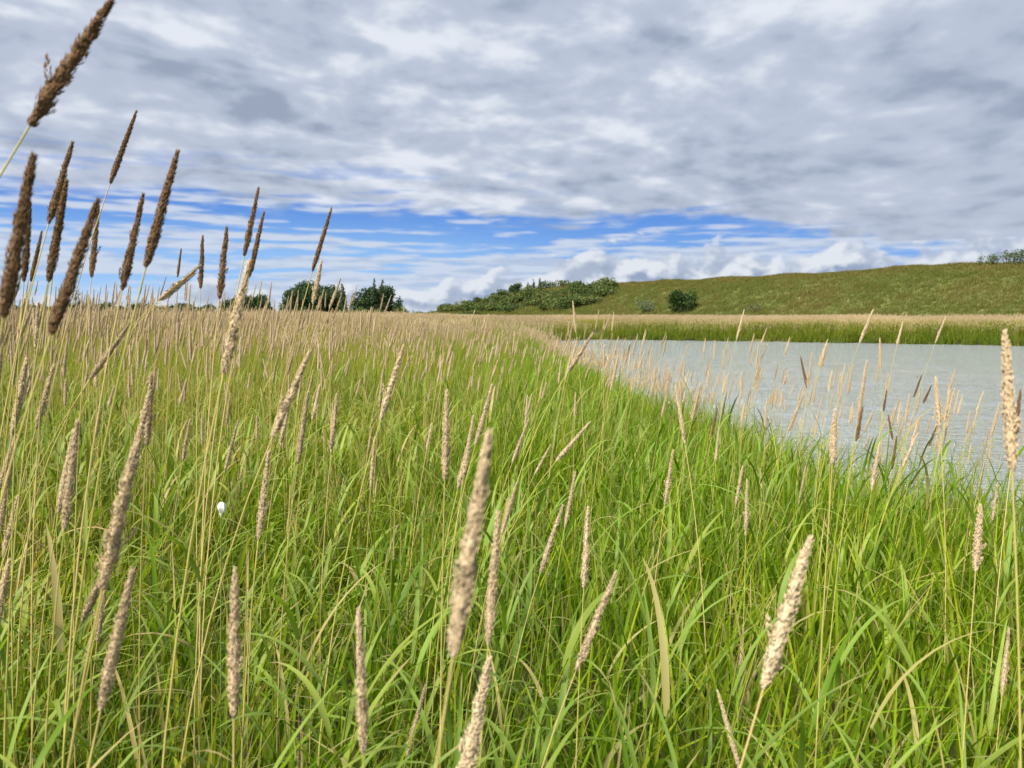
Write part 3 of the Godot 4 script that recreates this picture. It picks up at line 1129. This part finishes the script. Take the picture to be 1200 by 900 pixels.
# the stalks that stand out in the photograph: tip and foot of the seed head in its pixels,
# colour, breadth, label
func standout() -> Array:
	return [
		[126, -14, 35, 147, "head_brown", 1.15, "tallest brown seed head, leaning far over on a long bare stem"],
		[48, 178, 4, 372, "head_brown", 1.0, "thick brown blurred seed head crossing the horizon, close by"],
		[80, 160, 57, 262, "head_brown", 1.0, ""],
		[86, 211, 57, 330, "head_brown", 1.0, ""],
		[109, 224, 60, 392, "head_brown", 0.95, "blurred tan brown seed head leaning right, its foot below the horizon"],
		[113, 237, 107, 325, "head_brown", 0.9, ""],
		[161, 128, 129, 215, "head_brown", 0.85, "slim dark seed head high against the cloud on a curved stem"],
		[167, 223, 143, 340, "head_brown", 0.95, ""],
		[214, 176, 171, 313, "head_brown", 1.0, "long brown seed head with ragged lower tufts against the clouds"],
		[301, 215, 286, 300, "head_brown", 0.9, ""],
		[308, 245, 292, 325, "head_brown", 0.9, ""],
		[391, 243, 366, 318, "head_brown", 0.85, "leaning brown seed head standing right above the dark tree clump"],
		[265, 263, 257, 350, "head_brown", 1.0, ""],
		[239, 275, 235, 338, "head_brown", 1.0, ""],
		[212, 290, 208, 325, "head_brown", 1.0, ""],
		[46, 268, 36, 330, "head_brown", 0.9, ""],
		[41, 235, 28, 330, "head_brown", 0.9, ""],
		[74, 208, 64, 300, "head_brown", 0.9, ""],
		[236, 309, 186, 352, "head_tan", 1.0, ""],
		[232, 319, 190, 352, "head_tan", 1.0, ""],
		[289, 300, 262, 438, "head_tan", 1.0, "fat tan blurred seed head rising past the low distant trees"],
		[378, 305, 367, 356, "head_tan", 1.3, "short thick tan seed head in front of the dark tree clump"],
		[400, 325, 386, 362, "head_tan", 1.0, ""],
		[157, 375, 105, 445, "head_tan", 0.9, ""],
		[62, 425, 42, 502, "head_tan", 1.0, ""],
		[33, 418, 14, 510, "head_tan", 1.0, ""],
		[20, 508, -4, 580, "head_tan", 1.0, ""],
		[99, 487, 75, 622, "head_tan", 0.85, ""],
		[167, 518, 120, 690, "head_tan", 1.1, "large blurred buff seed head with a short one overlapping its foot"],
		[126, 668, 114, 752, "head_tan", 0.9, "short seed head wedged between two longer blurred buff ones"],
		[160, 660, 118, 832, "head_tan", 0.95, "long knobbly buff seed head leaning right above arching broad leaves"],
		[19, 580, 4, 652, "head_tan", 1.0, ""],
		[277, 660, 274, 842, "head_tan", 0.85, "upright knobbly seed head standing straight above broad pale leaves"],
		[362, 408, 319, 513, "head_tan", 0.95, ""],
		[318, 525, 303, 632, "head_tan", 0.85, ""],
		[395, 460, 388, 530, "head_tan", 0.9, ""],
		[575, 497, 531, 768, "head_tan", 0.95, "longest thick buff seed head, leaning right over a dark gap"],
		[584, 597, 572, 755, "head_tan", 0.85, "slender buff seed head beside the longest thick one"],
		[575, 768, 536, 948, "head_pale", 1.15, "blurred pale seed head just below the slender buff one"],
		[423, 705, 426, 882, "head_tan", 0.8, "narrow upright seed head broken into separate lower tufts"],
		[357, 825, 349, 898, "head_tan", 0.7, ""],
		[500, 798, 476, 890, "head_tan", 0.75, ""],
		[524, 455, 521, 563, "head_tan", 0.9, ""],
		[473, 402, 446, 492, "head_tan", 0.95, ""],
		[578, 448, 557, 522, "head_tan", 0.9, ""],
		[555, 485, 543, 560, "head_tan", 0.8, ""],
		[620, 490, 600, 543, "head_tan", 0.9, ""],
		[693, 493, 652, 540, "head_pale", 0.95, "pale seed head bowed over on a long slanting green stem"],
		[646, 520, 626, 557, "head_pale", 0.9, ""],
		[660, 590, 633, 672, "head_tan", 0.9, "seed head with a side tuft splayed from its foot"],
		[690, 592, 684, 690, "head_pale", 0.9, "upright pale seed head on a straight straw coloured stem"],
		[675, 552, 662, 618, "head_tan", 0.85, ""],
		[722, 665, 675, 786, "head_tan", 0.8, "thin leaning buff seed head on a stiff straw coloured stem"],
		[953, 626, 895, 806, "head_pale", 1.1, "broad cream white woolly seed head, the palest of all"],
		[841, 808, 868, 905, "head_tan", 0.7, "seed head leaning left in the bright green grass"],
		[871, 728, 867, 790, "head_tan", 0.8, ""],
		[830, 602, 828, 636, "head_tan", 1.0, ""],
		[1096, 610, 1092, 646, "head_tan", 1.0, ""],
		[1178, 384, 1186, 552, "head_tan", 1.0, "thick blotched tan seed head standing upright in front of the pond"],
		[1200, 455, 1188, 520, "head_brown", 0.9, ""],
		[1186, 735, 1174, 815, "head_tan", 0.8, ""],
		[1028, 672, 1026, 715, "head_tan", 0.8, ""],
		[871, 545, 862, 592, "head_tan", 0.9, ""],
		[874, 560, 874, 628, "head_tan", 0.75, ""],
		[1022, 362, 1007, 402, "head_pale", 0.9, "pale seed head tip showing above the far bank's waterline"],
		[1059, 376, 1051, 405, "head_pale", 1.0, ""],
		[1107, 370, 1096, 402, "head_pale", 0.8, ""],
		[873, 362, 863, 398, "head_pale", 0.8, ""],
		[899, 384, 891, 405, "head_pale", 0.9, ""],
		[671, 352, 675, 390, "head_tan", 0.9, ""],
		[696, 389, 666, 435, "head_tan", 1.2, "stout pale seed head leaning right at the pond corner"],
		[1030, 395, 1032, 432, "head_tan", 1.0, ""],
		[938, 417, 946, 455, "head_brown", 1.0, ""],
		[1012, 475, 1003, 517, "head_brown", 1.0, ""],
		[1041, 485, 1046, 515, "head_brown", 1.0, ""],
		[1050, 510, 1045, 550, "head_brown", 1.0, ""],
		[842, 478, 834, 512, "head_brown", 1.0, ""],
		[843, 500, 839, 540, "head_tan", 1.0, ""],
		[1098, 440, 1101, 500, "head_tan", 1.0, ""],
		[1118, 432, 1110, 465, "head_tan", 1.0, ""],
		[1169, 565, 1163, 610, "head_tan", 0.9, ""],
		[983, 537, 973, 560, "head_tan", 1.1, ""],
		[943, 545, 936, 590, "head_tan", 0.7, ""],
	]


const G_SKY := "brown seed heads against the sky"
const L_SKY := "%s seed head rising above the meadow against the sky"
const G_WATER := "seed heads along the pond edge"
const L_WATER := "%s seed head on a thin stalk at the pond edge"
const G_FIELD := "seed heads in the tan meadow"
const L_FIELD := "%s seed head standing in the dense tan meadow"
const G_GREEN := "seed heads in the green grass"
const L_GREEN := "%s seed head rising from the bright green grass"


# tells look-alikes apart by colour, length and lean
func by_look(label: String, tint: String, dir: Vector3, head_len: float) -> String:
	var colour: String = {"head_tan": "tan", "head_brown": "dark brown", "head_pale": "pale cream"}[tint]
	var size := "short" if head_len < 0.13 else ("long" if head_len > 0.165 else "middling")
	var lean := "upright" if absf(dir.x) < 0.12 else ("right leaning" if dir.x > 0.0 else "left leaning")
	return label % ("%s %s %s" % [size, lean, colour])


func make_stalks() -> void:
	for i in 7:
		heads.append(seed_head(1300, [0, 1, 3, 2, 0, 4, 1][i], [0.18, 0.3, 0.42, 0.26, 0.2, 0.5, 0.34][i]))
	for i in 6:
		var mb := MB.new()
		var pts := bend(Vector3.ZERO, 0.0, rng.randf_range(0.4, 0.8), rng.randf_range(0.9, 2.0), rng.randf_range(0.22, 0.34), 9)
		var col := green(1)
		mb.blade(pts, blade_widths(9, rng.randf_range(0.009, 0.015)), Vector3(0, rng.randf_range(-0.2, 0.2), 1).normalized(), 0.13, col, col)
		leaf_meshes.append(mb.commit(M.blade))
	var eye := Vector3(0, CAM_H, 0)
	var made := 0
	for a in standout():
		var lp := Vector2(a[0] - a[2], a[1] - a[3]).length()
		var head_len := 0.17
		var depth := clampf(head_len * FOCAL / lp, 0.45, 7.0)
		var tip := eye + ray(a[0], a[1]) * depth
		var foot := eye + ray(a[2], a[3]) * depth
		var dir := (tip - foot)
		head_len = dir.length()
		dir = (dir.normalized() + Vector3(0, 0, rng.randf_range(-0.10, 0.10))).normalized()
		var flat := Vector3(dir.x, 0, dir.z)
		var g0 := bank(foot.x, foot.z, shore(foot.x, foot.z))
		var root := foot - flat * (foot.y - g0) * 0.42
		root.y = bank(root.x, root.z, shore(root.x, root.z))
		var s := shore(root.x, root.z)
		var label: String = a[6]
		var group := ""
		if label == "":
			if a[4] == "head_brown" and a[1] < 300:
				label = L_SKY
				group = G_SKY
			elif s < 1.5:
				label = L_WATER
				group = G_WATER
			elif root.x < -0.35:
				label = L_FIELD
				group = G_FIELD
			else:
				label = L_GREEN
				group = G_GREEN
		if group:
			label = by_look(label, a[4], dir, lp / 100.0 * depth * 0.17)
		stalk_thing(root, foot, dir, head_len, a[5], a[4], label, group, 0 if depth < 0.9 else 2)
		made += 1
	# the rest of the meadow's stalks, nearest first as things of their own
	var spots := []
	var cell := 0.16
	var zi := -0.9
	while zi > -9.0:
		var xi := -9.0
		while xi < 5.0:
			var x := xi + rng.randf() * cell
			var z := zi - rng.randf() * cell
			xi += cell
			var d := sqrt(x * x + z * z)
			if d < 1.15 or z < -9.2 or not in_view(x, z, 4.0):
				continue
			var s := shore(x, z)
			if s < -0.05:
				continue
			var field := smoothstep(-0.2, -2.4, x)
			var dens := lerpf(lerpf(3.5, 18.0, field), lerpf(15.0, 42.0, field), smoothstep(2.5, 8.5, d))
			dens = lerpf(dens, 17.0, smoothstep(1.5, 0.3, s) * smoothstep(2.5, 5.0, d))
			dens *= 0.75 + 0.9 * clampf(0.4 + patchy.get_noise_2d(x * 14.0, z * 14.0), 0.0, 1.0)
			if rng.randf() > dens * cell * cell:
				continue
			spots.append([d, x, z, s])
		zi -= cell
	spots.sort_custom(func(p, q): return p[0] < q[0])
	var protos := []
	for i in 10:
		protos.append(one_stalk(rng.randf_range(1.02, 1.32)))
	var places := []
	var tints := []
	for i in 10:
		places.append([])
		tints.append([])
	for sp in spots:
		var x: float = sp[1]
		var z: float = sp[2]
		var y := bank(x, z, sp[3])
		var tall := rng.randf_range(0.82, 1.22) + 0.16 * smoothstep(-0.5, -2.5, x) + 0.10 * smoothstep(1.0, 0.2, sp[3])
		if made < 300 and in_view(x, z, -4.0):
			var lean := rng.randf_range(0.0, 0.36)
			var yaw := rng.randf_range(-0.9, 0.9) if rng.randf() < 0.85 else rng.randf() * TAU
			var dir := Vector3(sin(lean) * cos(yaw), cos(lean), sin(lean) * sin(yaw))
			var root := Vector3(x, y, z)
			var foot := root + Vector3(dir.x, 0, dir.z) * tall * 0.45 + Vector3(0, tall, 0)
			var label := L_GREEN
			var group := G_GREEN
			if sp[3] < 1.5:
				label = L_WATER
				group = G_WATER
			elif x < -0.35:
				label = L_FIELD
				group = G_FIELD
			var tint := "head_tan" if rng.randf() < 0.72 else ("head_brown" if sp[3] < 1.5 else "head_pale")
			var head_len := rng.randf_range(0.10, 0.19)
			stalk_thing(root, foot, dir, head_len, rng.randf_range(0.7, 1.0), tint, by_look(label, tint, dir, head_len), group, 2)
			made += 1
		else:
			var k := rng.randi() % 10
			var b := tilt_to_wind(rng.randf_range(0.0, 0.18)) * Basis(Vector3.UP, rng.randf_range(-0.9, 0.9)) * Basis.from_scale(Vector3(1, tall * 0.95, 1))
			places[k].append(Transform3D(b, Vector3(x, y, z)))
			var kk := rng.randf_range(0.8, 1.15)
			tints[k].append(Color(kk, kk * 0.99, kk * 0.97))
	var g := stuff("seeding_meadow", "tan haze of countless seed heads over the farther meadow", "seed heads")
	for k in 10:
		many("seed_stalks", protos[k], places[k], tints[k], g)
	# farther stalks in tiles
	var tiles := {"dense_stalks": [], "sparse_stalks": [], "far_stalks": []}
	for i in 4:
		tiles.dense_stalks.append(stalk_patch(136, 1.0, 1.20, 1.2))
		tiles.sparse_stalks.append(stalk_patch(64, 1.0, 1.12, 1.1))
	for i in 4:
		tiles.far_stalks.append(stalk_patch(460, 3.0, 1.2, 2.3))
	var lists := {}
	for band in [[9.0, 35.0, 2.0], [35.0, 167.0, 6.0]]:
		cell = band[2]
		zi = -band[0] - cell * 0.5
		while zi > -band[1]:
			var reach := absf(zi) * 0.98 + cell * 0.5 + 1.0
			var xi := -ceilf(reach / cell) * cell
			while xi < reach:
				var x := xi + rng.randf_range(-0.1, 0.1) * cell
				var z := zi + rng.randf_range(-0.1, 0.1) * cell
				xi += cell
				var d := sqrt(x * x + z * z)
				var s := shore(x, z)
				if s < cell * 0.5 or hill(x, z) > 0.5:
					continue
				var bare := 0.12 + 0.25 * maxf(0.0, -patchy.get_noise_2d(x * 5.0, z * 5.0))
				if x > 3.0:   # the far bank keeps its green front
					bare = 1.0 - smoothstep(1.0, 3.5, s) * 0.97
				if rng.randf() < bare:
					continue
				var kind := "far_stalks"
				if cell < 3.0:
					kind = "sparse_stalks" if rng.randf() < smoothstep(-3.0, 0.5, x + rng.randf_range(-1, 1)) * smoothstep(26.0, 10.0, d) else "dense_stalks"
				var key := "%s:%d" % [kind, rng.randi() % tiles[kind].size()]
				if not lists.has(key):
					lists[key] = [[], []]
				lists[key][0].append(sloped(x, z, 0.4, rng.randf_range(-0.5, 0.5) if rng.randf() < 0.7 else rng.randf_range(-0.5, 0.5) + PI, Vector3(1.0, rng.randf_range(0.92, 1.10), 1.0)))
				var kk := rng.randf_range(0.8, 1.15)
				lists[key][1].append(Color(kk, kk * 0.98, kk * 0.95))
			zi -= cell
	# a few more right at the water's edge
	var edge := []
	for i in 5:
		edge.append(stalk_patch(3, 0.15, 1.15, 1.1))
	for i in 1500:
		var z := -9.0 - pow(rng.randf(), 1.4) * 50.0
		var x := rng.randf_range(0.3, 2.8)
		var s := shore(x, z)
		if s < 0.03 or s > 0.9:
			continue
		var key := "edge_stalks:%d" % (rng.randi() % 5)
		if not lists.has(key):
			lists[key] = [[], []]
		lists[key][0].append(Transform3D(Basis(Vector3.UP, rng.randf_range(-0.8, 0.8)) * Basis.from_scale(Vector3(1, rng.randf_range(0.85, 1.2), 1)), Vector3(x, bank(x, z, s), z)))
		lists[key][1].append(Color.WHITE * rng.randf_range(0.9, 1.25))
	for i in 3600:   # and over the far bank
		var a := rng.randi_range(10, 14)
		var p := pond[a].lerp(pond[a + 1], rng.randf())
		var o := (pond[a + 1] - pond[a]).orthogonal().normalized()
		p += (o if shore(p.x + o.x, p.y + o.y) > 0.0 else -o) * pow(rng.randf(), 0.7) * 6.0
		var s := shore(p.x, p.y)
		if s < 0.5 or not in_view(p.x, p.y, 3.0):
			continue
		var key := "bank_stalks:%d" % (rng.randi() % 5)
		if not lists.has(key):
			lists[key] = [[], []]
		lists[key][0].append(Transform3D(Basis(Vector3.UP, rng.randf_range(-0.8, 0.8)) * Basis.from_scale(Vector3(1, rng.randf_range(0.75, 1.15), 1)), Vector3(p.x, bank(p.x, p.y, s), p.y)))
		lists[key][1].append(Color.WHITE * rng.randf_range(0.8, 1.1))
	tiles.bank_stalks = []
	for i in 5:
		tiles.bank_stalks.append(stalk_patch(4, 0.4, 1.1, 2.0))
	tiles.edge_stalks = edge
	for key in lists:
		var nm: PackedStringArray = key.split(":")
		many("seed_stalks", tiles[nm[0]][int(nm[1])], lists[key][0], lists[key][1], g)


func make_flower() -> void:
	var depth := 1.75
	var at := Vector3(0, CAM_H, 0) + ray(259, 598) * depth
	var y := bank(at.x, at.z, shore(at.x, at.z))
	var t := thing("white_flower", "single white flower bud low among the green grass leaves", "flower", Vector3(at.x, y, at.z))
	var h := at.y - y
	var mb := MB.new()
	mb.tube([Vector3(-0.03, -0.03, 0), Vector3(-0.015, h * 0.5, 0.01), Vector3(0, h - 0.015, 0)], [0.0018, 0.0016, 0.0014], 5, Color(0.16, 0.22, 0.05))
	part("stem", mb.commit(M.stalk), t)
	var calyx := MB.new()
	calyx.tube([Vector3(0, h - 0.016, 0), Vector3(0.001, h - 0.010, 0), Vector3(0.002, h - 0.004, 0)], [0.0018, 0.0060, 0.0058], 8, Color(0.34, 0.40, 0.20))
	part("calyx", calyx.commit(M.stalk), t)
	var white := leafy(0.5, 0.4, Color(0.3, 0.3, 0.3))
	for i in 5:
		var a := TAU * i / 5.0
		var pb := MB.new()
		var o := Vector3(cos(a), 0, sin(a))
		var pts := [Vector3(0.002, h - 0.005, 0) + o * 0.005, Vector3(0.002, h + 0.004, 0) + o * 0.0082, Vector3(0.002, h + 0.012, 0) + o * 0.0080, Vector3(0.002, h + 0.018, 0) + o * 0.0045, Vector3(0.002, h + 0.0205, 0) + o * 0.0006]
		pb.blade(pts, [0.006, 0.0112, 0.0112, 0.0075, 0.002], Vector3(-sin(a), 0, cos(a)), -0.12, Color(0.80, 0.81, 0.76), Color(0.80, 0.81, 0.76))
		part("petal", pb.commit(white), t)
